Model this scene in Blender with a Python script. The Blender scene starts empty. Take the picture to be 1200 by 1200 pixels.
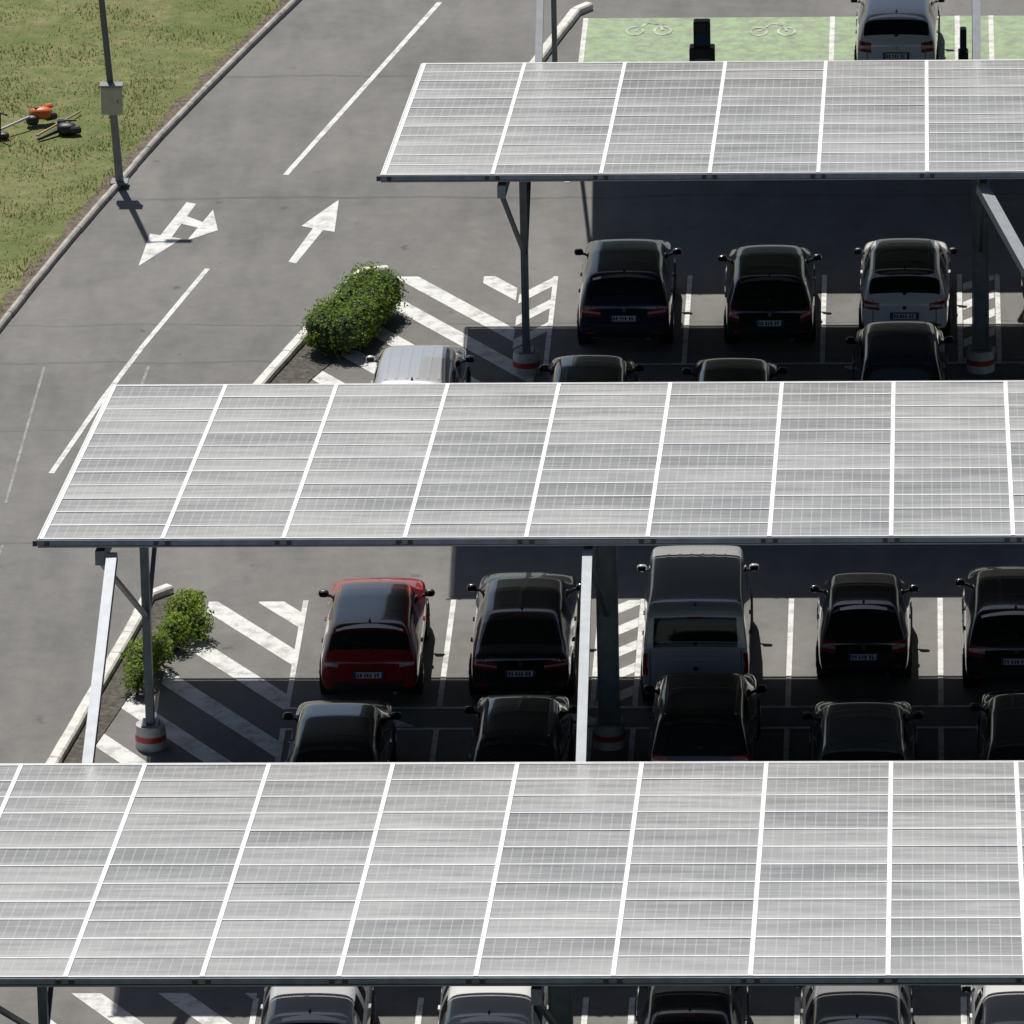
import bpy, bmesh, math, random
from mathutils import Vector, Matrix, noise
from mathutils.bvhtree import BVHTree
R=random.Random(7)
S=bpy.context.scene
COL=S.collection

# ------------------------------------------------------------------ helpers
class NT:
    def __init__(s,name):
        s.m=bpy.data.materials.new(name);s.m.use_nodes=True
        s.t=s.m.node_tree;s.t.nodes.clear()
        s.out=s.n('ShaderNodeOutputMaterial');s.b=s.n('ShaderNodeBsdfPrincipled')
        s.l(s.b.outputs[0],s.out.inputs[0])
    def n(s,t,**k):
        x=s.t.nodes.new(t)
        for a,b in k.items():setattr(x,a,b)
        return x
    def l(s,a,b):s.t.links.new(a,b)
    def put(s,v,i):
        if isinstance(v,(int,float)):i.default_value=v
        elif isinstance(v,(tuple,list)):i.default_value=tuple(v)+((1,) if len(v)==3 and len(i.default_value)==4 else ())
        else:s.l(v,i)
    def math(s,op,a,b=0.,c=None):
        x=s.n('ShaderNodeMath',operation=op);s.put(a,x.inputs[0]);s.put(b,x.inputs[1])
        if c is not None:s.put(c,x.inputs[2])
        return x.outputs[0]
    def mix(s,f,a,b,mode='MIX'):
        x=s.n('ShaderNodeMix',data_type='RGBA',blend_type=mode);s.put(f,x.inputs[0]);s.put(a,x.inputs[6]);s.put(b,x.inputs[7]);return x.outputs[2]
    def noise(s,vec,scale,detail=4,rough=.6,sc=None):
        if sc:
            mp=s.n('ShaderNodeMapping');mp.inputs['Scale'].default_value=sc;s.l(vec,mp.inputs[0]);vec=mp.outputs[0]
        x=s.n('ShaderNodeTexNoise');x.inputs['Scale'].default_value=scale;x.inputs['Detail'].default_value=detail;x.inputs['Roughness'].default_value=rough
        s.l(vec,x.inputs['Vector']);return x.outputs[0]
    def ramp(s,v,a,b,c0=0.,c1=1.):
        x=s.n('ShaderNodeMapRange');s.put(v,x.inputs[0]);x.inputs[1].default_value=a;x.inputs[2].default_value=b;x.inputs[3].default_value=c0;x.inputs[4].default_value=c1;return x.outputs[0]
    def rng(s,v,a,b):
        return s.math('MULTIPLY',s.math('GREATER_THAN',v,a),s.math('LESS_THAN',v,b))
    def bump(s,h,st,dist=.02):
        x=s.n('ShaderNodeBump');x.inputs['Strength'].default_value=st;x.inputs['Distance'].default_value=dist;s.l(h,x.inputs['Height']);s.l(x.outputs[0],s.b.inputs['Normal'])
    def pos(s):return s.n('ShaderNodeNewGeometry').outputs['Position']
    def obj(s):return s.n('ShaderNodeTexCoord').outputs['Object']
    def set(s,**k):
        for a,b in k.items():s.put(b,s.b.inputs[a.replace('_',' ')])

def plain(name,col,rough=.5,metal=0.,var=.12,coat=0.,scale=6):
    t=NT(name);n=t.noise(t.obj(),scale,3)
    a=tuple(c*(1-var) for c in col);b=tuple(min(1,c*(1+var)) for c in col)
    t.set(Base_Color=t.mix(t.ramp(n,.3,.7),a,b),Roughness=rough,Metallic=metal)
    if coat:t.set(Coat_Weight=coat,Coat_Roughness=.04)
    return t.m

class MB:
    def __init__(s):s.v=[];s.f=[];s.m=[];s.sm=[]
    def add(s,vs,fs,m=0,smooth=False):
        o=len(s.v);s.v+=[tuple(v) for v in vs]
        for f in fs:s.f.append(tuple(i+o for i in f));s.m.append(m);s.sm.append(smooth)
    def box(s,c,sz,m=0,rot=None,ch=0.):
        x,y,z=[a/2 for a in sz];M=rot or Matrix.Identity(3);c=Vector(c)
        if ch>0:
            vs=[]
            for zz,k in((-z,ch),(-z+ch,0),(z-ch,0),(z,ch)):
                for a,b in((-1,-1),(1,-1),(1,1),(-1,1)):vs.append(c+M@Vector((a*(x-k),b*(y-k),zz)))
            fs=[(3,2,1,0),(12,13,14,15)]
            for r in range(3):
                for i in range(4):j=(i+1)%4;fs.append((r*4+i,r*4+j,r*4+4+j,r*4+4+i))
            s.add(vs,fs,m);return
        vs=[c+M@Vector((a*x,b*y,d*z)) for d in(-1,1) for a,b in((-1,-1),(1,-1),(1,1),(-1,1))]
        s.add(vs,[(3,2,1,0),(4,5,6,7),(0,1,5,4),(1,2,6,5),(2,3,7,6),(3,0,4,7)],m)
    def beam(s,p,q,w,h,m=0):
        p=Vector(p);q=Vector(q);d=(q-p);L=d.length;d.normalize()
        up=Vector((0,0,1)) if abs(d.z)<.95 else Vector((0,1,0))
        x=d.cross(up).normalized();z=x.cross(d)
        M=Matrix((x,d,z)).transposed()
        s.box((p+q)/2,(w,L,h),m,M)
    def cyl(s,p,q,r0,r1=None,n=14,m=0,smooth=True,cap=True):
        r1=r0 if r1 is None else r1
        p=Vector(p);q=Vector(q);d=(q-p).normalized();up=Vector((0,0,1)) if abs(d.z)<.9 else Vector((1,0,0))
        x=d.cross(up).normalized();y=d.cross(x)
        vs=[]
        for c,r in((p,r0),(q,r1)):
            for i in range(n):a=2*math.pi*i/n;vs.append(c+(x*math.cos(a)+y*math.sin(a))*r)
        s.add(vs,[(i,(i+1)%n,n+(i+1)%n,n+i) for i in range(n)],m,smooth)
        if cap:s.add(vs[:n],[tuple(range(n))[::-1]],m);s.add(vs[n:],[tuple(range(n))],m)
    def ell(s,c,r,m=0,n=12,k=8,rot=None):
        M=rot or Matrix.Identity(3);c=Vector(c);vs=[]
        for j in range(k+1):
            t=math.pi*j/k
            for i in range(n):
                a=2*math.pi*i/n
                v=Vector((math.cos(a)*math.sin(t),math.sin(a)*math.sin(t),math.cos(t)))
                v=Vector([math.copysign(abs(q)**.75,q) for q in v])
                vs.append(c+M@Vector((v.x*r[0],v.y*r[1],v.z*r[2])))
        s.add(vs,[(j*n+i,(j+1)*n+i,(j+1)*n+(i+1)%n,j*n+(i+1)%n) for j in range(k) for i in range(n)],m,True)
    def obj(s,name,mats,parent=None):
        me=bpy.data.meshes.new(name);me.from_pydata(s.v,[],s.f)
        for m in mats:me.materials.append(m)
        me.polygons.foreach_set('material_index',s.m);me.polygons.foreach_set('use_smooth',s.sm)
        me.update();o=bpy.data.objects.new(name,me);COL.objects.link(o)
        if parent:o.parent=parent
        return o

# ------------------------------------------------------------------ camera
th,ps,ro=math.radians(20.1196),math.radians(2.7669),math.radians(-1.1844)
F=Vector((-math.sin(ps)*math.cos(th),math.cos(ps)*math.cos(th),-math.sin(th)))
R0=Vector((math.cos(ps),math.sin(ps),0));U0=R0.cross(F)
RR=R0*math.cos(ro)+U0*math.sin(ro);UU=-R0*math.sin(ro)+U0*math.cos(ro)
cd=bpy.data.cameras.new('camera');cam=bpy.data.objects.new('camera',cd);COL.objects.link(cam)
M=Matrix((RR,UU,-F)).transposed().to_4x4();M.translation=(0,-100,54.667);cam.matrix_world=M
cd.sensor_width=36;cd.lens=36*10756.6/1200;cd.clip_start=1;cd.clip_end=5000
S.camera=cam
S.view_settings.view_transform='Standard';S.view_settings.look='None';S.view_settings.exposure=0

# ------------------------------------------------------------------ light
SU,ST=.19,.533
w=bpy.data.worlds.new('World');S.world=w;w.use_nodes=True
nt=w.node_tree;bg=nt.nodes['Background'];sk=nt.nodes.new('ShaderNodeTexSky');sk.sky_type='NISHITA';sk.sun_disc=False
sk.sun_elevation=math.atan(1/math.hypot(SU,ST));sk.sun_rotation=math.atan2(-SU,ST)
sk.air_density=1.;sk.dust_density=1.3
nt.links.new(sk.outputs[0],bg.inputs[0]);bg.inputs[1].default_value=.057
sd=bpy.data.lights.new('sun','SUN');sd.energy=5.0;sd.angle=math.radians(.53);sd.color=(1,.962,.90)
so=bpy.data.objects.new('sun',sd);COL.objects.link(so);so.rotation_euler=Vector((SU,-ST,-1)).to_track_quat('-Z','Y').to_euler();so.location=(-20,80,60)

# ------------------------------------------------------------------ ground materials
def asphalt():
    t=NT('asphalt');p=t.pos()
    big=t.noise(p,.22,4,.6);st=t.noise(p,.9,3,.6,(1.6,.35,1));med=t.noise(p,2.5,4,.65);fine=t.noise(p,30,2,.8)
    v=t.math('ADD',t.math('MULTIPLY',big,.42),t.math('ADD',t.math('MULTIPLY',st,.34),t.math('MULTIPLY',med,.24)))
    c=t.mix(t.ramp(v,.36,.64),(.118,.115,.111),(.214,.207,.194))
    c=t.mix(t.ramp(fine,.3,.72,0,.6),c,t.mix(.5,c,(.03,.03,.03)),'MIX')
    c=t.mix(t.ramp(fine,.60,.76,0,.6),c,(.42,.405,.38))
    s2=t.noise(p,.75,4,.6,(1,.6,1));c=t.mix(t.ramp(s2,.56,.74,0,.5),c,(.085,.083,.080))
    s3=t.noise(p,2.1,3,.5);c=t.mix(t.ramp(s3,.68,.76,0,.6),c,(.045,.044,.043))
    sep=t.n('ShaderNodeSeparateXYZ');t.l(p,sep.inputs[0])
    wob=t.math('MULTIPLY',t.math('SUBTRACT',t.noise(p,.35,4,.65),.5),.7)
    yy=t.math('ADD',sep.outputs[1],wob);tot=None
    for yk,wd in((74.3,.06),(66.5,.07),(59.1,.035),(57.0,.05),(53.3,.03),(47.5,.05)):
        q=t.math('LESS_THAN',t.math('ABSOLUTE',t.math('SUBTRACT',yy,yk)),wd)
        tot=q if tot is None else t.math('MAXIMUM',tot,q)
    c=t.mix(t.math('MULTIPLY',tot,t.ramp(med,.35,.6,.1,.5)),c,(.05,.05,.05))
    t.set(Base_Color=c,Roughness=.88);t.bump(fine,.35,.01)
    return t.m
def paintm(name,col,wear=.5,lo=.36,hi=.52):
    t=NT(name);p=t.pos();n=t.noise(p,3.2,6,.72)
    c=t.mix(t.ramp(n,.3,.7),tuple(a*.82 for a in col),col)
    m=t.ramp(n,lo,hi,wear,0)
    t.set(Base_Color=t.mix(m,c,(.17,.165,.155)),Roughness=.75);return t.m
def grassm():
    t=NT('grass');p=t.pos();n=t.noise(p,.45,4,.65);m=t.noise(p,2.6,5,.75);f=t.noise(p,20,3,.8)
    c=t.mix(t.ramp(n,.36,.60),(.135,.165,.040),(.235,.220,.092))
    c=t.mix(t.ramp(m,.42,.66,0,.85),c,(.098,.138,.030))
    c=t.mix(t.ramp(m,.30,.44,.7,0),c,(.27,.235,.13))
    c=t.mix(t.ramp(f,.40,.7,0,.55),c,(.06,.08,.02))
    t.set(Base_Color=c,Roughness=.95);t.bump(t.math('ADD',m,f),.7,.05);return t.m
M_asph=asphalt();M_white=paintm('white_road_paint',(.66,.66,.64));M_faint=paintm('worn_white_paint',(.30,.30,.285),.95,.40,.62)
M_arrow=paintm('arrow_paint',(.66,.66,.64),.45)
M_green=paintm('green_bay_paint',(.29,.395,.225),.6,.36,.58)
M_sym=paintm('bay_symbol_paint',(.50,.58,.44),.8,.38,.62)
M_grass=grassm()
M_kerbw=plain('kerb_white_concrete',(.62,.60,.56),.8,var=.25,scale=4);M_kerb=plain('kerb_concrete',(.34,.32,.29),.85,var=.3,scale=3)
M_soil=plain('soil_mulch',(.075,.068,.055),.95,var=.6,scale=9)

def sheet(name,polys,z,mat):
    b=MB()
    for k,p in enumerate(polys):
        zz=z+(k%4)*.0007
        b.add([(x,y,zz) for x,y in p],[tuple(range(len(p)))])
    o=b.obj(name,[mat])
    bm=bmesh.new();bm.from_mesh(o.data)
    for f in bm.faces:
        f.normal_update()
        if f.normal.z<0:f.normal_flip()
    bm.to_mesh(o.data);bm.free();return o

KERB=[(-3,118),(-8,99),(-11.3,86),(-12.83,79.52),(-13.51,76.71),(-14.30,73.30),(-14.93,70.44),(-15.40,68.03),(-15.97,65.06),(-16.52,62.03),(-17.03,58.95),(-17.6,55),(-18.2,49),(-18.7,40),(-19.2,20),(-19.6,-20)]
sheet('ground',[[(-1500,-600),(1500,-600),(1500,2500),(-1500,2500)]],-.02,M_grass)
sheet('road',[[(x,y) for x,y in KERB]+[(60,-20),(60,118)]],.0,M_asph)
lawn=MB();kk=[(a-.06,b) for a,b in KERB]
for i in range(len(kk)-1):
    a,b=kk[i],kk[i+1]
    lawn.add([(a[0],a[1],.08),(a[0]-60,a[1],.08),(b[0]-60,b[1],.08),(b[0],b[1],.08)],[(0,1,2,3)])
lawn.obj('lawn',[M_grass])
P=[];Q=[]
def kx(y):
    for (x0,y0),(x1,y1) in zip(KERB,KERB[1:]):
        if y1<=y<=y0:return x0+(x1-x0)*(y-y0)/(y1-y0)
    return -19
y=82.
while y>52:
    P.append((kx(y)-.05,y));Q.append((kx(y)-.17-.16*max(0,noise.noise(Vector((y*1.1,3,0)))+.3)-.1*R.random(),y));y-=.22
sheet('soil_edge',[[P[i],Q[i],Q[i+1],P[i+1]] for i in range(len(P)-1)],.083,plain('bare_soil',(.12,.095,.07),.95,var=.5,scale=8))
t=NT('grass_blades');g=t.n('ShaderNodeNewGeometry');rr=g.outputs['Random Per Island'];n=t.noise(g.outputs['Position'],.5,3)
c=t.mix(t.ramp(n,.36,.6),t.mix(rr,(.12,.17,.03),(.24,.27,.07)),t.mix(rr,(.19,.19,.065),(.36,.32,.16)))
t.set(Base_Color=c,Roughness=.8)
tr=t.n('ShaderNodeBsdfTranslucent');t.l(c,tr.inputs[0]);mx=t.n('ShaderNodeMixShader');mx.inputs[0].default_value=.45
t.l(t.b.outputs[0],mx.inputs[1]);t.l(tr.outputs[0],mx.inputs[2]);t.l(mx.outputs[0],t.out.inputs[0]);M_blade=t.m
b=MB()
for i in range(30000):
    y=R.uniform(57,81);x=kx(y)-.12-R.random()*(7 if y<75 else 9)
    nn=noise.noise(Vector((x*.8,y*.8,0)))
    if nn<-.1 and R.random()<.8:continue
    h=R.uniform(.015,.05)+(.03 if nn>.2 else 0);a=R.uniform(0,6.28);wd=R.uniform(.008,.02);dx,dy=math.cos(a),math.sin(a);l=R.uniform(-.06,.06)
    b.add([(x-dx*wd,y-dy*wd,.078),(x+dx*wd,y+dy*wd,.078),(x+l*dy,y+l*dx,.08+h)],[(0,1,2)])
b.obj('grass_tufts',[M_blade])

def kerb(name,pts,w,h,mat,seg=1.0,gap=.012,z0=-.01):
    b=MB();P=[Vector((x,y,0)) for x,y in pts]
    out=[P[0]];acc=0
    for a,c in zip(P,P[1:]):
        L=(c-a).length;d=(c-a)/L;s=seg-acc
        while s<=L:out.append(a+d*s);s+=seg
        acc=L-(s-seg)
    out.append(P[-1])
    for a,c in zip(out,out[1:]):
        if (c-a).length<.1:continue
        d=(c-a).normalized();x=Vector((d.y,-d.x,0));a2=a+d*gap/2;c2=c-d*gap/2
        jz=R.uniform(-.006,.006);jx=R.uniform(-.008,.008)
        vs=[]
        for q in(a2,c2):
            for u,z in((-w/2,z0),(-w/2,h-.03),(-w/2+.03,h),(w/2-.03,h),(w/2,h-.03),(w/2,z0)):
                vs.append(q+x*(u+jx)+Vector((0,0,z+jz if z>0 else z)))
        b.add(vs,[(0,1,7,6),(1,2,8,7),(2,3,9,8),(3,4,10,9),(4,5,11,10),(5,4,3,2,1,0),(6,7,8,9,10,11)])
    return b.obj(name,[mat])
kerb('kerb',KERB[2:],.12,.12,M_kerb)

# ------------------------------------------------------------------ road markings
def line(p,q,w=.1):
    p=Vector(p);q=Vector(q);d=(q-p).normalized();n=Vector((d.y,-d.x))*w/2
    return [tuple(p-n),tuple(q-n),tuple(q+n),tuple(p+n)]
sheet('lane_marking',[line((-9.93,79.28),(-12.35,67.97),.11),line((-7.0,93),(-9.0,83.5),.12)],.004,M_white)
sheet('lane_marking',[line((-13.45,62.33),(-14.30,58.0),.10)]+[line((-14.30,58.0),(-14.80,55.1),.10),line((-14.80,55.1),(-15.39,51.11),.10)],.004,M_white)
sheet('lane_marking',[line((-16.02,56.8),(-16.05,49.6),.05),line((-14.12,56.8),(-14.22,54.5),.06),line((-15.9,47.5),(-16.3,40),.05)],.004,M_faint)
sheet('road_arrow',[[(-14.14,66.32),(-13.95,66.21),(-14.28,64.11),(-14.49,64.31)],[(-14.76,62.50),(-14.69,64.42),(-14.07,64.10)],
  [(-14.16,65.55),(-13.70,65.05),(-13.76,64.72),(-14.27,65.10)],[(-13.60,65.84),(-13.42,64.60),(-13.96,64.0)]],.004,M_arrow)
sheet('road_arrow',[[(-11.23,66.42),(-11.20,64.46),(-11.85,64.83)],[(-11.62,64.70),(-11.42,64.58),(-11.81,62.60),(-11.96,62.70)]],.004,M_arrow)

def clip(poly,x0,x1,y0,y1):
    for ax,lim,sg in((0,x0,1),(0,x1,-1),(1,y0,1),(1,y1,-1)):
        out=[]
        for i in range(len(poly)):
            a=poly[i];c=poly[(i+1)%len(poly)];ia=sg*(a[ax]-lim)>=0;ic=sg*(c[ax]-lim)>=0
            if ia:out.append(a)
            if ia!=ic:
                t=(lim-a[ax])/(c[ax]-a[ax]);out.append((a[0]+(c[0]-a[0])*t,a[1]+(c[1]-a[1])*t))
        poly=out
        if len(poly)<3:return None
    return poly
def stripe(xr,yat,s,half,x0,x1,y0,y1):
    p=[(x0-1,yat+s*(x0-1-xr)-half),(x1+1,yat+s*(x1+1-xr)-half),(x1+1,yat+s*(x1+1-xr)+half),(x0-1,yat+s*(x0-1-xr)+half)]
    return clip(p,x0,x1,y0,y1)
H=[]
for yv,x0,x1,y1 in((63.95,-8.25,-7.60,61.8),(61.7,-9.95,-7.55,61.8),(60.0,-9.80,-7.1,61.8),(58.0,-10.1,-7.0,61.8),(56.1,-10.9,-6.95,61.8),(54.1,-11.7,-6.95,57.2),(52.1,-12,-6.95,57.2)):
    H.append(stripe(-9.64,yv,-1.57,.36,x0,x1,50.8,y1))
for yv in(61.45,60.2,58.9):
    H.append(stripe(-6.95,yv,1.65,.26,-7.55,-6.95,57,61.8))
H=[h for h in H if h]
sheet('hatched_marking',H,.004,M_white)
H=[]
for yv,x0,x1,y1 in((46.1,-11.3,-10.55,44.7),(44.35,-12.15,-10.55,44.7),(42.3,-12.35,-10.55,44.7),(40.2,-12.65,-10.55,44.7),(38.2,-13.6,-10.55,40.9),(36.05,-13.8,-10.55,40.9),(34,-14.1,-10.55,40)):
    q=stripe(-12,yv,-1.57,.36,x0,x1,33.8,y1)
    if q:H.append(q)
sheet('hatched_marking',H,.004,M_white)
H=[]
for xa,xb,ya,yb in((-5.45,-4.86,39.8,44.7),(.65,1.23,56.8,61.7),(2.75,3.33,39.8,44.7)):
    y=ya
    while y<yb+1:
        q=stripe(xa,y,1.2,.22,xa,xb,ya,yb)
        if q:H.append(q)
        y+=1.05
for x in(-9.0,-6.3,-5.7,-3.4,-.9):
    q=stripe(x,39.3,-.9,.2,x-.6,x+.6,38.9,39.65)
    if q:H.append(q)
    q=stripe(x,56.2,-.9,.2,x-.6,x+.6,55.9,56.65)
    if q:H.append(q)
sheet('hatched_marking',H,.004,M_white)
L=[]
def vl(x,y0,y1):L.append(line((x,y0),(x,y1),.09))
for x in(-10.51,-8.01,-5.51,-4.81,-2.31,.19,2.69,3.39,5.89,8.39):
    vl(x,39.79,44.74);vl(x,33.8,38.75)
for x in(-6.91,-4.41,-1.91,.59,1.29,3.79,6.29,8.79):
    vl(x,56.81,61.76);vl(x,50.8,55.75)
for x in(-10.2,-7.7,-5.2,-4.5,-2,.5,3,5.5):vl(x,22.7,27.7)
L+= [line((-10.56,39.74),(8.4,39.74),.09),line((-10.56,38.8),(8.4,38.8),.09),line((-6.96,56.76),(8.8,56.76),.09),line((-6.96,55.8),(8.8,55.8),.09)]
sheet('parking_lines',L,.0085,M_white)
H=[]
for k in range(5):
    q=stripe(-12,26.5+2.07*k-4,-1.57,.36,-13.3,-10.2,20,27.9)
    if q:H.append(q)
sheet('hatched_marking',H,.004,M_white)
sheet('green_parking_bay',[[(-6.9,67.55),(12,67.55),(12,78.1),(-6.9,78.1)]],.004,M_green)
L=[line((-6.9,67.4),(-6.9,78.1),.1)]
for x in(-1.9,.62,1.3,3.8):L.append(line((x,73.1),(x,78.1),.1))
sheet('parking_lines',L,.008,M_white)
def ev(cx,cy):
    P=[]
    for k in(-.28,.28):
        for i in range(12):
            a=i*math.pi/6;c=(i+1)*math.pi/6;r0,r1=.2,.14
            P.append([(cx+k+r0*math.cos(a),cy+1.6*r0*math.sin(a)),(cx+k+r0*math.cos(c),cy+1.6*r0*math.sin(c)),(cx+k+r1*math.cos(c),cy+1.6*r1*math.sin(c)),(cx+k+r1*math.cos(a),cy+1.6*r1*math.sin(a))])
    P+=[line((cx-.28,cy),(cx-.05,cy+.5),.06),line((cx-.05,cy+.55),(cx+.3,cy+.4),.06),line((cx+.28,cy),(cx+.2,cy+.6),.06)]
    return P
sheet('bay_symbol',ev(-5.6,77.2),.012,M_sym);sheet('bay_symbol',ev(-3.1,77.1),.012,M_sym)

# ------------------------------------------------------------------ kerbed islands
kerb('island_kerb',[(-10.05,62.0),(-10.25,62.3),(-10.46,62.18),(-10.85,60.55),(-11.35,58.4),(-11.95,55.9),(-12.9,51.5),(-13.1,49)],.20,.15,M_kerbw,.95)
kerb('island_kerb',[(-12.85,45.15),(-13.0,45.4),(-13.12,45.26),(-13.33,43.3),(-13.68,40.6),(-14.10,37.33),(-14.6,33.5)],.20,.15,M_kerbw,.95)
kerb('island_kerb',[(-6.85,78.75),(-6.92,78.98),(-7.02,78.91),(-7.65,75.6),(-8.6,71),(-9.1,68)],.20,.15,M_kerbw,.95)
sheet('planting_bed',[[(-10.25,62.1),(-10.42,62.1),(-11.9,55.9),(-12.9,51.4),(-12.0,51.4),(-11.15,55.9),(-10.1,59),(-10.0,61.4)]],.02,M_soil)
sheet('planting_bed',[[(-12.85,45.2),(-13.05,45.2),(-13.25,43.3),(-13.6,40.6),(-14.0,37.3),(-13.65,37.3),(-13.1,40.6),(-12.5,42.5),(-12.4,44.6)]],.02,M_soil)

# ------------------------------------------------------------------ shrubs
def leafmat(name,a,b2,c2):
    t=NT(name);g=t.n('ShaderNodeNewGeometry');rr=g.outputs['Random Per Island'];n=t.noise(g.outputs['Position'],3.5,3)
    c=t.mix(t.ramp(n,.35,.65),t.mix(rr,a,b2),t.mix(rr,b2,c2))
    t.set(Base_Color=c,Roughness=.6);t.b.inputs['Specular IOR Level'].default_value=.2
    tr=t.n('ShaderNodeBsdfTranslucent');t.l(c,tr.inputs[0]);mx=t.n('ShaderNodeMixShader');mx.inputs[0].default_value=.38
    t.l(t.b.outputs[0],mx.inputs[1]);t.l(tr.outputs[0],mx.inputs[2]);t.l(mx.outputs[0],t.out.inputs[0]);return t.m
M_leafA=leafmat('hedge_leaf',(.075,.14,.018),(.16,.26,.03),(.28,.39,.05));M_leafB=leafmat('shrub_leaf',(.10,.18,.022),(.21,.32,.04),(.35,.44,.07))
M_twig=plain('twig',(.07,.05,.035),.9)
def shrub(name,lumps,n,ls,mat,core=.78):
    b=MB()
    tot=sum(l[3]*l[4]*l[5] for l in lumps)
    for (cx,cy,cz,rx,ry,rz) in lumps:
        b.cyl((cx,cy,0),(cx+.03,cy,cz),.03,.015,6,1)
        for k in range(14):
            a=R.uniform(0,6.28);e=R.uniform(.1,1.3)
            b.cyl((cx,cy,cz*.3),(cx+rx*.8*math.cos(a)*math.cos(e),cy+ry*.8*math.sin(a)*math.cos(e),cz+rz*.8*math.sin(e)),.012,.004,4,1,cap=False)
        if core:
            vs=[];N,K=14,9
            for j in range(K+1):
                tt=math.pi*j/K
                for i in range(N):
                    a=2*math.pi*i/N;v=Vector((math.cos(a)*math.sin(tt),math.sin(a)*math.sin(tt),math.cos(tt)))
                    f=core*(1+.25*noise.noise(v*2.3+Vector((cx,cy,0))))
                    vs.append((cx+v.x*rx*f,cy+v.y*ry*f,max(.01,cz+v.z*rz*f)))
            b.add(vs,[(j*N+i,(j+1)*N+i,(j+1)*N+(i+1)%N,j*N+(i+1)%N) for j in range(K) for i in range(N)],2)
        m=int(n*rx*ry*rz/tot)
        for i in range(m):
            z=R.uniform(-.75,1);a=R.uniform(0,6.28);q=math.sqrt(max(0,1-z*z));v=Vector((math.cos(a)*q,math.sin(a)*q,z))
            f=(1+.34*noise.noise(v*2.6+Vector((cx*3,cy*3,1)))+.16*noise.noise(v*7+Vector((cx,cy,5))))*(1-.32*R.random()**1.6)
            if R.random()<.02:f*=1.15
            p=Vector((cx+v.x*rx*f,cy+v.y*ry*f,cz+v.z*rz*f))
            if p.z<.03:continue
            nn=(v+Vector((R.gauss(0,.6),R.gauss(0,.6),R.gauss(.3,.6)))).normalized()
            t1=nn.orthogonal().normalized();t1=Matrix.Rotation(R.uniform(0,6.28),3,nn)@t1;t2=nn.cross(t1);s=ls*R.uniform(.6,1.3)
            b.add([p-t1*s,p-t2*s*.5,p+t1*s+nn*s*.2,p+t2*s*.5],[(0,1,2,3)],0)
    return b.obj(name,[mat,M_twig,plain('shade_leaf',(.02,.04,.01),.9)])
lum=[]
for i in range(8):
    f=i/7;k=-.03 if i==3 else .03
    lum.append((-11.0+f*.70+R.uniform(-.04,.04),57.45+f*2.4,.43+R.uniform(-.03,.03)+k,.37,.45,.43))
    lum.append((-10.55+f*.58+R.uniform(-.04,.04),57.35+f*2.2,.42+R.uniform(-.03,.03)+k,.37,.45,.43))
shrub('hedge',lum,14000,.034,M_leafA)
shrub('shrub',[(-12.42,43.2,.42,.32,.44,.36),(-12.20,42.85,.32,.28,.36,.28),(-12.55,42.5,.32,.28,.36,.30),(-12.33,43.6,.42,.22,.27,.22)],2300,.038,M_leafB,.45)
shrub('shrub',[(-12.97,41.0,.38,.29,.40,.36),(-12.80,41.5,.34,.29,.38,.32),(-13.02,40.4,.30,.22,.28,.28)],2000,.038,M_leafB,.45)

# ------------------------------------------------------------------ solar canopies
D=1.8447;W=12.87;ZN,ZF=6.40,4.36;NR=12
def panelmat():
    t=NT('solar_module_glass');uv=t.n('ShaderNodeUVMap');uv.uv_map='m';sep=t.n('ShaderNodeSeparateXYZ');t.l(uv.outputs[0],sep.inputs[0])
    at=t.n('ShaderNodeAttribute');at.attribute_name='rnd';sr=t.n('ShaderNodeSeparateColor');t.l(at.outputs[0],sr.inputs[0])
    u,v=sep.outputs[0],sep.outputs[1]
    def grid(c,n,wd):
        f=t.math('FRACT',t.math('MULTIPLY',c,float(n)));return t.math('GREATER_THAN',t.math('ABSOLUTE',t.math('SUBTRACT',f,.5)),.5-wd/2)
    gu=grid(u,12,.10);gv=grid(v,6,.08)
    p=t.pos()
    dust_sheen=t.noise(p,1.1,4,.65,(1,.7,1));stk=t.noise(p,1.6,4,.6,(.45,3.4,3.4));big=t.noise(p,.16,2,.5)
    c=t.mix(t.math('MULTIPLY',gv,.4),(.200,.204,.208),(.40,.40,.40));c=t.mix(t.math('MULTIPLY',gu,.55),c,(.47,.47,.47))
    k=t.math('ADD',t.math('MULTIPLY',dust_sheen,.26),t.math('ADD',t.math('MULTIPLY',stk,.30),t.math('ADD',t.math('MULTIPLY',big,.28),t.math('MULTIPLY',sr.outputs[0],.16))))
    low=t.ramp(v,.0,.5,.30,0)
    k2=t.math('ADD',t.ramp(k,.38,.62,.04,.64),low)
    c=t.mix(k2,c,(.480,.480,.470))  # dust with sky sheen and wavy reflection streaks painted into the base colour
    t.set(Base_Color=c,Roughness=t.ramp(stk,.35,.65,.28,.44));t.b.inputs['IOR'].default_value=1.45
    t.bump(t.math('ADD',stk,dust_sheen),.25,.02)
    return t.m
M_pan=panelmat()
M_alu=plain('aluminium_frame',(.66,.66,.65),.5,.0,.08);M_seam=plain('white_joint_strip',(.82,.82,.81),.5,0,.05)
M_steel=plain('galvanised_steel',(.15,.175,.20),.45,.4,.2);M_steelL=plain('light_grey_steel',(.19,.21,.235),.45,.2,.12);M_deck=plain('dark_steel',(.06,.07,.08),.6,.3,.2)
M_clamp=plain('black_clamp',(.02,.02,.02),.5)
M_red=plain('red_band',(.42,.04,.03),.5);M_conc=plain('concrete_base',(.50,.49,.47),.8,var=.2)

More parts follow.
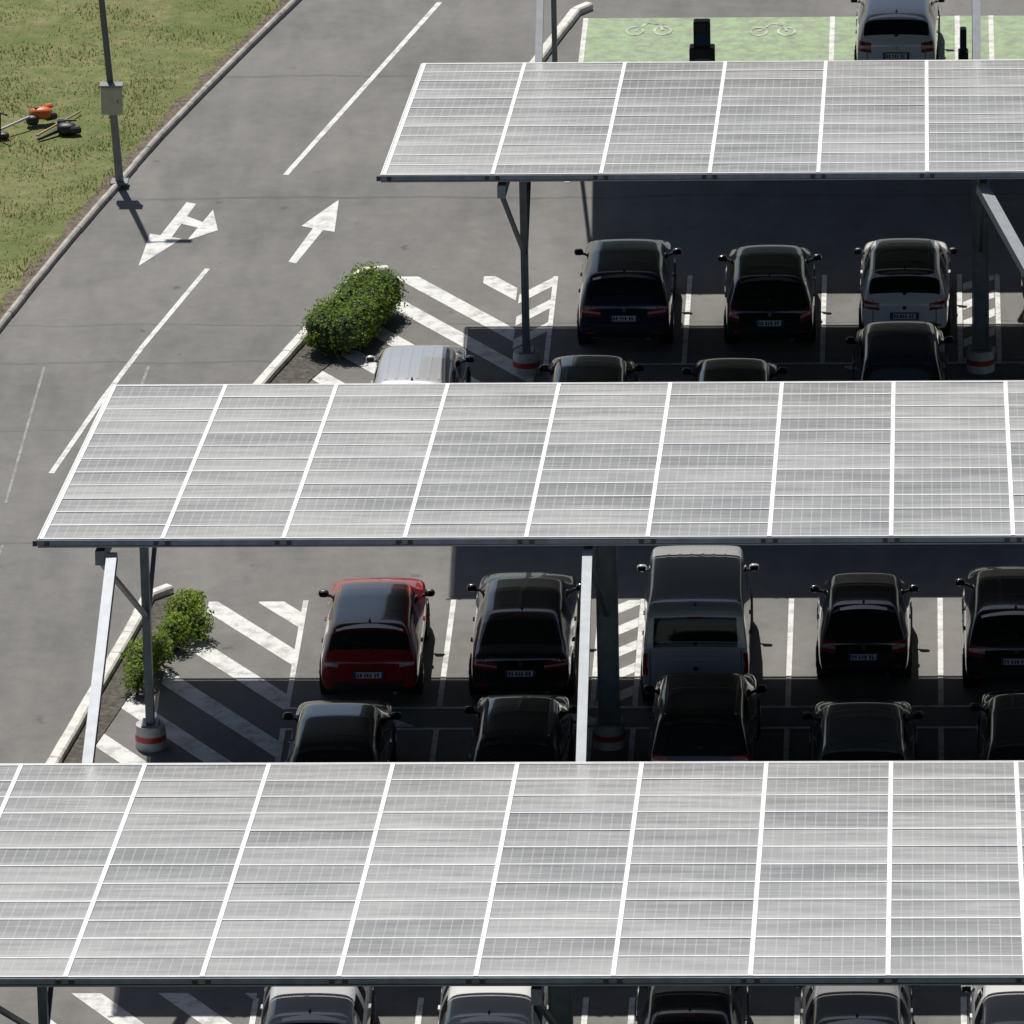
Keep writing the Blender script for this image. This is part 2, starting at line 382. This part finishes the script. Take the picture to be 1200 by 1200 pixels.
def canopy(x0,n,yf,cols,links=()):
    root=bpy.data.objects.new('solar_canopy',None);COL.objects.link(root)
    yn=yf-W;sl=math.atan2(ZN-ZF,W);SL=math.hypot(W,ZN-ZF);rh=SL/NR;x1=x0+n*D
    def pt(x,s,h=0):
        return Vector((x,yn+s*math.cos(sl)+h*math.sin(sl),ZN-s*math.sin(sl)+h*math.cos(sl)))
    vs=[];fs=[];uvs=[];cols_=[]
    for i in range(n):
        for j in range(NR):
            a=x0+i*D+.02;b_=x0+(i+1)*D-.02;s0=j*rh+.006;s1=(j+1)*rh-.006
            hs=[R.gauss(0,.0028) for _ in range(4)];r=R.random();o=len(vs)
            bow=R.uniform(-.002,.003)
            for jj in range(3):
                for ii in range(3):
                    fx,fy=ii/2,jj/2
                    h=(hs[0]*(1-fx)+hs[1]*fx)*(1-fy)+(hs[3]*(1-fx)+hs[2]*fx)*fy+bow*(1 if ii==jj==1 else 0)
                    vs.append(pt(a+(b_-a)*fx,s0+(s1-s0)*fy,h-.008))
            for jj in range(2):
                for ii in range(2):
                    q=[(ii,jj),(ii+1,jj),(ii+1,jj+1),(ii,jj+1)];fs.append([o+y*3+x for x,y in q]);uvs+=[(x/2,y/2) for x,y in q];cols_+=[r]*4
    me=bpy.data.meshes.new('modules');me.from_pydata(vs,[],fs);uvl=me.uv_layers.new(name='m')
    for k,c in enumerate(uvs):uvl.data[k].uv=c
    ca=me.color_attributes.new('rnd','FLOAT_COLOR','CORNER')
    for k,c in enumerate(cols_):ca.data[k].color=(c,c,c,1)
    me.polygons.foreach_set('use_smooth',[True]*len(fs))
    me.materials.append(M_pan);o=bpy.data.objects.new('modules',me);COL.objects.link(o);o.parent=root
    b=MB();rot=Matrix.Rotation(-sl,3,'X')
    def sbox(xa,xb,s,ds,h,dh,m):
        c=pt((xa+xb)/2,s,h);b.box(c,(abs(xb-xa),ds,dh),m,rot)
    for i in range(n+1):
        sbox(x0+i*D-.032,x0+i*D+.032,SL/2,SL,-.007,.03,1)
    for j in range(NR+1):
        for i in range(n):
            sbox(x0+i*D+.034,x0+(i+1)*D-.034,min(max(j*rh+R.gauss(0,.018),.04),SL-.04),.062+R.uniform(-.012,.014),R.gauss(-.0045,.0008),.012,0)
    sbox(x0-.05,x1+.05,-.05,.05,-.045,.075,2);sbox(x0-.05,x1+.05,-.035,.10,-.105,.022,3)
    sbox(x0-.05,x1+.05,SL+.04,.05,-.05,.10,0)
    for xx in(x0-.055,x1+.055):sbox(xx-.012,xx+.012,SL/2,SL,-.05,.10,0)
    for i in range(n+1):
        for k in(-.09,.09):sbox(x0+i*D+k-.035,x0+i*D+k+.035,-.085,.03,-.05,.08,5)
    sbox(x0+.02,x1-.02,SL/2,SL-.05,-.06,.015,4)
    for k in range(8):sbox(x0+.05,x1-.05,.6+k*(SL-1.2)/7,.07,-.15,.14,2)
    yc=yf-5.28 if yf<50 else yf-4.74
    for (cx,cw) in cols:
        sc=(yc-yn)/math.cos(sl)
        c=pt(cx,SL/2,-.33);b.box(c,(.14,SL-.3,.22),2,rot)
        zt=pt(cx,sc).z-.4
        b.box((cx,yc,zt/2+.15),(cw,.22,zt-.3),2)
        if cw>.2:
            b.box((cx-cw/2-.012,yc,zt/2+.15),(.02,.30,zt-.3),2);b.box((cx+cw/2+.012,yc,zt/2+.15),(.02,.30,zt-.3),2)
        b.beam((cx,yc-.1,2.3),pt(cx,.35,-.42),.07,.07,2);b.beam((cx+.03,yc+.1,2.3),pt(cx+.03,SL-.7,-.42),.07,.07,2)
        b.beam((cx+.1,yc,zt-1.3),(cx+.1,yc+2.4,pt(cx,sc+2.4,-.42).z),.05,.05,2)
        b.cyl((cx,yc,0),(cx,yc,.14),.255,.25,24,6);b.cyl((cx,yc,.14),(cx,yc,.24),.252,.252,24,7);b.cyl((cx,yc,.24),(cx,yc,.40),.25,.235,24,6)
        b.box((cx,yc,.415),(cw+.14,.36,.03),2)
    for (p,q,ww) in links:b.beam(p,q,ww,.16,3)
    b.obj('frame',[M_alu,M_seam,M_steel,M_steelL,M_deck,M_clamp,M_conc,M_red],root)
    return root
canopy(-17.17,17,26.36,[(-12.75,.13),(-5.30,.3),(3.04,.3)])
canopy(-13.48,15,43.35,[(-12.61,.13),(-5.17,.30),(3.04,.30),(11.2,.3)],[((-12.40,30.42,6.15),(-12.52,26.5,4.2),.16),((-5.17,30.42,6.15),(-5.17,26.5,4.2),.15),((3.04,30.42,6.15),(3.04,26.5,4.2),.16)])
canopy(-9.225,13,61.14,[(-7.24,.13),(.95,.26),(9.15,.26)],[((.93,48.3,6.1),(2.72,43.5,4.2),.2)])
canopy(-7.35,12,77.05,[(-7.3,.1),(.95,.12),(9.1,.2)],[((-7.14,64.1,6.1),(-7.14,61.3,4.2),.13),((.92,64.1,6.1),(.92,61.3,4.2),.15)])

# ------------------------------------------------------------------ lamp post
b=MB();M_pole=plain('painted_steel_pole',(.13,.14,.15),.5,.4,.1);M_cab=plain('beige_cabinet',(.46,.42,.32),.6);M_poleL=plain('galvanised_pole',(.20,.21,.22),.5,.5,.1)
bx,by=-15.5,67.3
b.box((bx,by,.10),(.34,.34,.05),1,ch=.01)
b.cyl((bx,by,.10),(bx-.08,by,1.6),.08,.075,16,1);b.cyl((bx-.08,by,1.6),(bx-.40,by,6.4),.064,.055,14,0)
b.box((bx-.08,by-.14,1.80),(.40,.22,.56),2,ch=.02);b.box((bx-.08,by-.14,2.10),(.44,.27,.03),1)
b.box((bx-.08,by-.255,1.80),(.32,.008,.46),2);b.box((bx+.04,by-.262,1.80),(.02,.012,.06),0)
b.cyl((bx-.40,by,6.38),(bx,by+.1,6.5),.03,.03,10,0);b.box((bx+.15,by+.13,6.5),(.5,.2,.09),0,ch=.03)
b.obj('street_lamp',[M_pole,M_poleL,M_cab])

# ------------------------------------------------------------------ garden tools on lawn
M_or=plain('orange_plastic',(.62,.13,.03),.45);M_blk=plain('black_plastic',(.02,.02,.022),.5);M_shaft=plain('grey_shaft',(.5,.5,.5),.4,.3)
b=MB()
b.cyl((-18.95,69.1,.14),(-17.55,70.75,.32),.028,.025,8,2);b.ell((-17.35,71.0,.32),(.22,.15,.12),0);b.box((-17.18,71.05,.24),(.24,.2,.14),1,Matrix.Rotation(.6,3,'Z'),.03)
b.ell((-17.5,70.85,.22),(.13,.12,.1),1);b.box((-17.2,71.2,.40),(.16,.11,.08),0,Matrix.Rotation(.5,3,'Z'),.03);b.box((-17.42,70.97,.42),(.1,.1,.05),1,Matrix.Rotation(.5,3,'Z'),.01)
b.cyl((-18.05,69.95,.22),(-18.05,70.1,.62),.018,.018,8,1);b.cyl((-18.25,70.3,.6),(-17.9,69.9,.63),.022,.022,8,1);b.cyl((-18.95,69.1,.10),(-18.95,69.1,.16),.16,.1,14,1)
b.ell((-18.0,70.05,.16),(.12,.1,.07),1)
b.obj('brush_cutter',[M_or,M_blk,M_shaft])
b=MB()
b.ell((-16.78,70.35,.20),(.2,.16,.12),0);b.box((-16.62,70.3,.2),(.22,.2,.14),0,Matrix.Rotation(.3,3,'Z'),.03);b.box((-16.9,70.55,.28),(.16,.1,.12),1,None,.03)
b.cyl((-16.95,70.3,.18),(-17.3,69.9,.13),.045,.03,10,0);b.cyl((-16.85,70.5,.32),(-16.6,70.45,.34),.02,.02,8,0)
b.cyl((-17.35,70.1,.14),(-16.62,71.6,.16),.022,.02,8,2)
b.obj('leaf_blower',[M_blk,plain('grey_plastic',(.1,.1,.11),.5),plain('wood_handle',(.38,.27,.15),.7)])

# ------------------------------------------------------------------ EV chargers
def charger(x,y,w,h):
    b=MB();b.box((x,y,.06),(w+.1,.45,.12),1)
    b.box((x,y,.12+(h*.62)/2),(w,.34,h*.62),0,ch=.03);b.box((x,y,h*.62+.12+h*.19),(w*.66,.26,h*.38),0,ch=.03)
    b.box((x,y-.135,h*.84),(w*.42,.01,.2),2);b.box((x,y-.175,h*.45),(w*.6,.01,.3),1)
    for s in(-1,1):
        p=[Vector((x+s*w*.35,y-.15,h*.6)),Vector((x+s*(w*.5),y-.22,h*.4)),Vector((x+s*(w*.42),y-.2,h*.18)),Vector((x+s*w*.3,y-.17,h*.3))]
        for a,c in zip(p,p[1:]):b.cyl(a,c,.02,.02,8,0)
    b.obj('charging_station',[M_blk,M_steel,plain('screen',(.02,.05,.12),.2)])
charger(-4.42,73.0,.5,1.4);charger(.72,73.0,.20,1.2)

# ------------------------------------------------------------------ cars
def bodymat(col,prm,metal=.0,roof=None):
    t=NT('car_paint');sep=t.n('ShaderNodeSeparateXYZ');t.l(t.obj(),sep.inputs[0]);x,y,z=sep.outputs
    ax=t.math('ABSOLUTE',x);w2=prm['W']/2;rear=t.math('LESS_THAN',y,.5)
    base=col
    if roof:base=t.mix(t.math('MULTIPLY',t.math('GREATER_THAN',z,prm['zroof']),t.math('LESS_THAN',ax,w2*.66)),base,roof)
    g=t.n('ShaderNodeNewGeometry');sn=t.n('ShaderNodeSeparateXYZ');t.l(g.outputs['Normal'],sn.inputs[0])
    dn=t.math('MULTIPLY',t.ramp(sn.outputs[2],.6,1,0,.05),t.noise(t.obj(),2.2,4,.7))
    base=t.mix(dn,base,(.30,.30,.29))
    gap=None
    def orr(m):
        nonlocal gap
        gap=m if gap is None else t.math('MAXIMUM',gap,m)
    tg=w2*prm['tg'];bz=prm['zt0']
    orr(t.math('MULTIPLY',t.math('MULTIPLY',t.rng(ax,tg-.008,tg+.008),t.rng(z,bz,prm['belt'])),rear))
    orr(t.math('MULTIPLY',t.math('MULTIPLY',t.math('LESS_THAN',ax,tg),t.rng(z,bz-.008,bz+.008)),rear))
    side=t.math('MULTIPLY',t.math('GREATER_THAN',ax,w2*.8),t.rng(z,.33,prm['belt']))
    for yd in prm['doors']:orr(t.math('MULTIPLY',side,t.rng(y,yd-.007,yd+.007)))
    plast=t.math('LESS_THAN',z,prm['zp'])
    plast=t.math('MAXIMUM',plast,t.math('MULTIPLY',rear,t.math('MULTIPLY',t.math('LESS_THAN',z,prm['zp']+.12),t.math('LESS_THAN',ax,w2*.72))))
    blk=t.math('MAXIMUM',gap,plast)
    base=t.mix(blk,base,(.014,.014,.015))
    za,zb,xa=prm['tail'];zz=t.math('SUBTRACT',z,t.math('MULTIPLY',t.math('SUBTRACT',ax,xa*w2),prm.get('slant',.12)))
    tail=t.math('MULTIPLY',t.math('MULTIPLY',t.rng(zz,za,zb),t.math('GREATER_THAN',ax,w2*xa)),t.math('LESS_THAN',y,prm.get('ty',.42)))
    inner=t.math('MULTIPLY',t.rng(zz,za+(zb-za)*.35,za+(zb-za)*.62),t.math('LESS_THAN',ax,w2*.90))
    red=t.mix(inner,(.30,.010,.010),(.42,.34,.32))
    base=t.mix(tail,base,red)
    fr=t.math('MULTIPLY',t.math('MULTIPLY',t.math('GREATER_THAN',y,prm['L']-.40),t.math('GREATER_THAN',ax,w2*.58)),t.rng(z,.60,.74))
    base=t.mix(fr,base,(.5,.5,.52))
    t.set(Base_Color=base,Roughness=t.math('ADD',t.math('MULTIPLY',blk,.4),.22),Metallic=metal,Coat_Weight=t.math('SUBTRACT',1,blk),Coat_Roughness=.03)
    t.b.inputs['Coat IOR'].default_value=1.7
    return t.m
M_glass=NT('car_glass');M_glass.set(Base_Color=(.010,.012,.013),Roughness=.04);M_glass.b.inputs['IOR'].default_value=1.5;M_glass=M_glass.m
M_tyre=plain('tyre',(.022,.022,.022),.85);M_rim=plain('alloy',(.35,.35,.36),.35,.8);M_plate=plain('plate_white',(.66,.66,.64),.4,var=.03);M_pb=plain('plate_blue',(.02,.07,.35),.4)
M_chr=plain('chrome',(.6,.6,.62),.15,.95,.03);M_bl=plain('black_trim',(.015,.015,.016),.4);M_rd=plain('red_lens',(.3,.01,.01),.2,coat=1.)
KIN={
'hatch':dict(L=4.15,H=1.46,belt=.93,st=[(.0,.84,.40,.78,.84,0,0),(.05,.94,.28,.90,.93,0,0),(.15,.965,.24,.95,1.00,.72,0),(.50,.985,.23,.96,1.36,.66,'R'),(.58,.99,.22,.96,1.405,.67,0),(.95,1,.21,.95,1.44,.68,'P'),(1.72,1,.21,.94,1.465,.68,'G'),(1.80,1,.21,.94,1.465,.68,'P'),(2.45,1,.21,.93,1.43,.66,'G'),(2.53,1,.21,.93,1.405,.66,'P'),(3.15,.99,.21,.94,1.05,.74,'F'),(3.21,.985,.22,.94,1.02,0,0),(3.75,.97,.24,.90,.965,0,0),(4.05,.92,.28,.78,.85,0,0),(4.15,.80,.36,.62,.66,0,0)]),
'fast':dict(L=4.65,H=1.44,belt=.95,st=[(.0,.84,.42,.80,.88,0,0),(.05,.93,.28,.92,1.00,0,0),(.22,.96,.24,.96,1.03,.74,0),(1.05,.985,.23,.96,1.37,.64,'R'),(1.15,.99,.22,.95,1.40,.65,0),(1.35,1,.21,.95,1.42,.66,'P'),(2.0,1,.21,.94,1.44,.66,'G'),(2.08,1,.21,.94,1.44,.66,'P'),(2.75,1,.21,.93,1.41,.65,'G'),(2.83,1,.21,.93,1.39,.65,'P'),(3.5,.99,.21,.94,1.04,.74,'F'),(3.56,.985,.22,.94,1.01,0,0),(4.2,.97,.24,.89,.95,0,0),(4.55,.91,.28,.76,.83,0,0),(4.65,.80,.36,.62,.66,0,0)]),
'suv':dict(L=4.4,H=1.62,belt=1.04,st=[(.0,.86,.46,.88,.94,0,0),(.05,.95,.34,1.02,1.05,0,0),(.13,.97,.28,1.06,1.10,.74,0),(.42,.985,.27,1.07,1.50,.69,'R'),(.50,.99,.26,1.06,1.555,.70,0),(.85,1,.25,1.05,1.60,.70,'P'),(1.72,1,.25,1.04,1.625,.70,'G'),(1.80,1,.25,1.04,1.625,.70,'P'),(2.55,1,.25,1.03,1.58,.68,'G'),(2.63,1,.25,1.03,1.55,.68,'P'),(3.25,.99,.25,1.04,1.17,.76,'F'),(3.31,.985,.25,1.04,1.14,0,0),(3.9,.97,.27,1.0,1.08,0,0),(4.28,.92,.32,.86,.94,0,0),(4.4,.82,.40,.68,.72,0,0)]),
'mini':dict(L=3.6,H=1.48,belt=.93,st=[(.0,.82,.42,.80,.86,0,0),(.05,.93,.28,.90,.94,0,0),(.15,.96,.24,.94,1.00,.70,0),(.46,.98,.23,.96,1.38,.62,'R'),(.54,.99,.22,.96,1.43,.64,0),(.85,1,.21,.95,1.465,.66,'P'),(1.35,1,.21,.94,1.485,.66,'G'),(1.43,1,.21,.94,1.485,.66,'P'),(2.05,1,.21,.93,1.46,.65,'G'),(2.13,1,.21,.93,1.43,.65,'P'),(2.70,.98,.21,.94,1.06,.72,'F'),(2.76,.97,.22,.94,1.03,0,0),(3.2,.95,.24,.88,.95,0,0),(3.5,.90,.28,.76,.82,0,0),(3.6,.80,.36,.60,.64,0,0)]),
'van':dict(L=5.0,H=1.95,belt=1.18,st=[(.0,.95,.40,1.16,1.20,.86,0),(.03,.985,.28,1.16,1.22,.90,0),(.14,.99,.27,1.18,1.76,.88,'R'),(.19,.99,.26,1.2,1.86,.88,0),(.45,1,.25,1.2,1.93,.88,'P'),(2.1,1,.25,1.19,1.95,.88,'P'),(2.2,1,.25,1.18,1.95,.88,'P'),(3.3,1,.25,1.16,1.93,.87,'G'),(3.42,1,.25,1.16,1.90,.86,'P'),(4.2,.98,.25,1.14,1.28,.84,'F'),(4.26,.98,.26,1.12,1.22,0,0),(4.65,.95,.28,1.0,1.05,0,0),(4.92,.9,.32,.82,.86,0,0),(5.0,.84,.40,.66,.68,0,0)]),
}
KIN['mpv']=dict(KIN['suv'])
def wheel(b,x,y,r,wd,sgn):
    n=28;prof=[(0,r*.62),(0,r*.9),(.035,r),(wd-.035,r),(wd,r*.9),(wd,r*.62)]
    vs=[]
    for dx,rr_ in prof:
        for i in range(n):a=2*math.pi*i/n;vs.append((x-sgn*dx,y+rr_*math.cos(a),r+rr_*math.sin(a)))
    b.add(vs,[(j*n+i,j*n+(i+1)%n,(j+1)*n+(i+1)%n,(j+1)*n+i) for j in range(5) for i in range(n)],0,True)
    vs=[(x-sgn*.03,y+r*.64*math.cos(2*math.pi*i/n),r+r*.64*math.sin(2*math.pi*i/n)) for i in range(n)];b.add(vs,[tuple(range(n))],2)
    for k in range(5):
        a=2*math.pi*k/5;b.beam((x-sgn*.012,y,r),(x-sgn*.012,y+r*.62*math.cos(a),r+r*.62*math.sin(a)),.05,.05,1)
def car(kind,x,y,col,W=1.78,Hs=1.,metal=0.,roof=None,rails=False,ribs=False,spoiler=True,name='parked_car',rot=0.,tail=None,plate_z=None,L=None,sc=.93,slant=.12):
    K=KIN[kind];st=K['st'];k_y=(L/K['L']) if L else 1;w2=W/2;Lc=K['L']*k_y
    hs=Hs;van=kind=='van'
    wg=1.0 if van else 1.15
    verts=[];rings=[];tops=[]
    for (yy,wf,zb,belt,top,g6,fl) in st:
        yy*=k_y;w=w2*wf
        if top>K['belt']+.12:top=K['belt']+(top-K['belt'])*hs
        tops.append(top)
        if g6:
            r=[(0,zb),(.80*w,zb),(.965*w,zb+.08),(w,.56),(.985*w,belt-.13),((.97 if van else .935)*w,belt),(g6*w2*wg,top-(.05 if van else .075)),(g6*w2*wg*(.88 if van else .76),top-.018),(0,top)]
            if top-belt<.2:r[6]=(g6*w2*(1.03 if van else 1.18),belt+.4*(top-belt));
        else:
            r=[(0,zb),(.80*w,zb),(.965*w,zb+.08),(w,min(.56,top-.2)),(.985*w,top-.13),(.91*w,top-.045),(.70*w,top-.012),(.4*w,top),(0,top+.006)]
        idx=[];
        for i,(px,pz) in enumerate(r):idx.append(len(verts));verts.append((px,yy,pz))
        left=[idx[0]]
        for i in range(1,8):left.append(len(verts));verts.append((-r[i][0],yy,r[i][1]))
        left.append(idx[8]);rings.append((idx,left))
    faces=[];mi=[]
    for s in range(len(st)-1):
        fl=st[s+1][6]
        for side in(0,1):
            a=rings[s][side];c=rings[s+1][side]
            for i in range(8):
                f=[a[i],c[i],c[i+1],a[i+1]]
                if side==0:f=f[::-1]
                faces.append(f);g=0
                if fl=='G' and i==5:g=1
                if fl=='F' and i>=6:g=1
                if fl=='R' and (i>=7 if van else i>=6):g=1
                mi.append(g)
    for e,fl in((0,0),(-1,1)):
        a,c=rings[e]
        fs=[[a[0],a[1],c[1]]]+[[a[i],a[i+1],c[i+1],c[i]] for i in range(1,7)]+[[a[7],a[8],c[7]]]
        for f in fs:
            faces.append(f if not fl else f[::-1]);mi.append(0)
    me=bpy.data.meshes.new('body');me.from_pydata(verts,[],faces)
    zt=K['belt']
    prm=dict(W=W,L=Lc,belt=K['belt'],tg=.70,zt0=.50,doors=[1.02*k_y+(.35 if kind=='fast' else 0),2.12*k_y if kind!='fast' else 2.2,3.15*k_y],zp=.36 if kind!='suv' else .44,tail=tail or (zt-.24,zt-.03,.60),zroof=max(tops)-.14,slant=slant)
    if van:prm.update(tail=(.72,1.12,.88),zt0=.48,tg=.84,doors=[2.1,3.35,4.2],slant=0,ty=.12)
    bm_=bodymat(col,prm,metal,roof)
    me.materials.append(bm_);me.materials.append(M_glass)
    me.polygons.foreach_set('material_index',mi);me.update()
    bm=bmesh.new();bm.from_mesh(me);bmesh.ops.recalc_face_normals(bm,faces=bm.faces)
    if van:
        cl=bm.edges.layers.float.get('crease_edge') or bm.edges.layers.float.new('crease_edge')
        for e in bm.edges:
            a,c=e.verts
            if (a.co.y+c.co.y)/2<.45:e[cl]=.75
    bm.to_mesh(me);bm.free()
    tmp=bpy.data.objects.new('tmp',me);COL.objects.link(tmp);md=tmp.modifiers.new('s','SUBSURF');md.levels=2;md.render_levels=2
    dg=bpy.context.evaluated_depsgraph_get();m2=bpy.data.meshes.new_from_object(tmp.evaluated_get(dg));bpy.data.objects.remove(tmp)
    m2.polygons.foreach_set('use_smooth',[True]*len(m2.polygons));m2.name='body'
    root=bpy.data.objects.new(name,None);COL.objects.link(root);root.location=(x,y,0.0);root.scale=(sc,sc,sc);root.rotation_euler=(0,0,rot if rot else R.uniform(-.012,.012))
    bo=bpy.data.objects.new('body',m2);COL.objects.link(bo);bo.parent=root
    bv=BVHTree.FromPolygons([v.co.copy() for v in m2.vertices],[tuple(p.vertices) for p in m2.polygons])
    def hit(px,pz):
        h=bv.ray_cast(Vector((px,-2,pz)),Vector((0,1,0)));return (h[0],h[1]) if h[0] else (Vector((px,0,pz)),Vector((0,-1,0)))
    def down(px,py):
        h=bv.ray_cast(Vector((px,py,4)),Vector((0,0,-1)));return (h[0],h[1]) if h[0] else (Vector((px,py,1)),Vector((0,0,1)))
    b=MB();r=.32 if kind not in('suv','van','mpv') else .35
    for sgn in(-1,1):
        for wy in(.78*k_y,Lc-.86):
            b.cyl((sgn*(w2-.25),wy,r+.01),(sgn*(w2-.004),wy,r+.01),r+.05,None,28,2);wheel(b,sgn*(w2+.012),wy,r,.22,sgn)  # black disc imitates the shaded gap of a wheel arch
    b.obj('wheels',[M_tyre,M_rim,M_bl],root)
    b=MB()
    ym=[s for s in st if s[6]=='F'][0][0]*k_y-.22;zm=K['belt']+.06
    for sgn in(-1,1):
        b.ell((sgn*(w2+.055),ym-.02,zm),(.095,.06,.068),0 if not roof else 1);b.box((sgn*(w2+.055),ym-.078,zm),(.14,.008,.09),5);b.beam((sgn*(w2-.10),ym+.02,zm-.06),(sgn*(w2+.03),ym,zm-.04),.05,.04,1)
    pz=plate_z or (zt-.30 if not van else .66)
    p,nn=hit(0,pz);tl=math.atan2(nn.z,-nn.y);rx=Matrix.Rotation(-tl,3,'X')
    p=p+Vector((0,-.012,0));b.box(p,(.56,.014,.15),1,rx);pf=p+rx@Vector((0,-.012,0));b.box(pf,(.52,.008,.112),2,rx)
    pg=pf+rx@Vector((0,-.006,0))
    b.box(pg+Vector((-.24,0,0)),(.036,.006,.11),3,rx);b.box(pg+Vector((.24,0,0)),(.036,.006,.11),3,rx)
    for q in(-.19,-.14,-.07,-.02,.03,.11,.16):
        b.box(pg+Vector((q+.0,0,0)),(.030,.006,.07),1,rx);
        if R.random()<.6:b.box(pg+Vector((q,-.001,0))+rx@Vector((0,-.002,R.choice((-.01,.012)))),(.013,.006,.02),2,rx)
    q,n2=hit(0,min(zt-.06,pz+.17));b.cyl(q+Vector((0,.01,0)),q+Vector((0,-.014,.003)),.045,.04,18,4)
    R_=[s for s in st if s[6]=='R'][0];i=st.index(R_);ys=R_[0]*k_y;topz=K['belt']+(R_[4]-K['belt'])*hs
    q,n2=hit(0,topz-.02);b.box(q+Vector((0,-.004,0)),(.26,.02,.022),6)
    zb=K['belt']+.12
    pr=None
    if kind!='fast':
        for k in range(7):
            q,n2=hit(-.02-.46*k/6,zb+.03+.09*(k/6));q=q+n2*.015
            if pr is not None:b.beam(pr,q,.02,.012,1)
            pr=q
        b.ell(hit(0,zb-.02)[0],(.04,.03,.03),1)
    if van:
        q,_=hit(0,.98);b.box(q+Vector((0,-.015,0)),(.9,.03,.05),0)
        q,_=hit(0,.42);b.box(q+Vector((0,-.04,0)),(1.66,.10,.16),1,None,.03)
    if spoiler and kind not in('fast','van'):
        prev=None
        for k in range(9):
            px=(-.5+k/8)*W*.66;d,n3=down(px,ys+.04);cur=Vector((px,ys-.035,d.z+.012-.05*abs(px/w2)**2))
            if prev:
                a,c=prev,cur;b.add([a+Vector((0,-.03,-.02)),c+Vector((0,-.03,-.02)),c+Vector((0,.16,.012)),a+Vector((0,.16,.012)),a+Vector((0,-.03,-.045)),c+Vector((0,-.03,-.045))],[(0,1,2,3),(4,5,1,0),(3,2,5,4)],0)
            prev=cur
    d,_=down(0,ys+.22);b.add([d+Vector((-.025,-.06,-.01)),d+Vector((.025,-.06,-.01)),d+Vector((0,.12,-.01)),d+Vector((0,-.07,.06))],[(0,1,3),(1,2,3),(2,0,3)],1)
    for sgn in(-1,1):
        q,_=hit(sgn*w2*.72,.44);b.box(q+Vector((0,-.006,0)),(.16,.012,.035),6)
        for yd in((1.25,2.25) if Lc>3.8 else(1.6,)):b.box((sgn*(w2*.985),yd*k_y,K['belt']-.15),(.035,.16,.025),0)
    q,_=hit(w2*.5,.30);b.cyl(q+Vector((0,.1,-.03)),q+Vector((0,-.02,-.03)),.035,.035,12,4)
    if rails:
        for sgn in(-1,1):
            pr=None
            for k in range(9):
                py=(ys+.25)+(2.45*k_y-ys-.25)*k/8;d,_=down(sgn*w2*.66,py);d=d+Vector((0,0,.035 if 0<k<8 else .0))
                if pr is not None:b.beam(pr,d,.035,.03,4)
                pr=d
    if ribs:
        for px in(-.5,-.3,-.1,.1,.3,.5):
            pr=None
            for k in range(8):
                py=(ys+.2)+(2.5*k_y-ys-.2)*k/7 if not van else .6+k*.36;d,_=down(px,py);d=d+Vector((0,0,.002))
                if pr is not None:b.beam(pr,d,.05,.012,0)
                pr=d
    b.obj('trim',[bm_,M_bl,M_plate,M_pb,M_chr,M_glass,M_rd],root)
    return root
BLK=(.008,.008,.009);NAVY=(.010,.016,.05);SILV=(.58,.59,.60);WHT=(.80,.80,.79);RED=(.32,.008,.010);DG=(.022,.024,.027)
DR=(.012,.012,.013)
car('hatch',-9.15,39.75,RED,1.79,.95,L=4.42,roof=(.035,.012,.014))  # roof painted darker than the body to imitate shade and dark reflection
car('fast',-6.67,39.75,BLK,1.84,L=4.75,tail=(.70,.84,.45))
car('van',-3.80,39.5,(.42,.43,.44),1.90,ribs=True,name='parked_van')
car('mini',-1.07,40.5,BLK,1.66)
car('suv',1.42,40.0,DR,1.84,.95)
car('hatch',-9.42,34.35,BLK,1.76)
car('hatch',-6.55,34.6,BLK,1.70,rails=True)
car('mpv',-3.64,35.15,BLK,1.84,1.05,rails=True)
car('hatch',-1.05,34.3,(.14,.145,.15),1.80,metal=.4)
car('suv',1.62,34.3,(.05,.052,.055),1.80,.95)
car('suv',-5.50,57.35,(.009,.013,.032),1.84,.92,tail=(.76,.92,.5))
car('hatch',-2.86,57.35,BLK,1.76,tail=(.62,.86,.68),slant=.4)
car('hatch',-.42,57.7,WHT,1.76,roof=DR,tail=(.74,.88,.55))
car('hatch',2.6,57.6,BLK,1.78)
car('mpv',-9.06,51.4,SILV,1.80,.95,metal=.35,ribs=True)
car('hatch',-5.96,51.25,DG,1.72)
car('hatch',-3.42,51.05,BLK,1.72)
car('mpv',-.47,52.3,NAVY,1.78,1.16)
car('hatch',-9.13,23.6,SILV,1.76,.93)
car('hatch',-6.49,23.55,WHT,1.78,.93)
car('fast',-3.53,23.1,BLK,1.78)
car('hatch',-1.07,23.4,(.28,.285,.29),1.78,.94)
car('hatch',1.40,23.2,WHT,1.78,.93)
car('hatch',-.60,73.55,(.66,.67,.68),1.76)
car('hatch',4.9,40.6,SILV,1.78,metal=.3);car('hatch',5.1,58.4,RED,1.76)
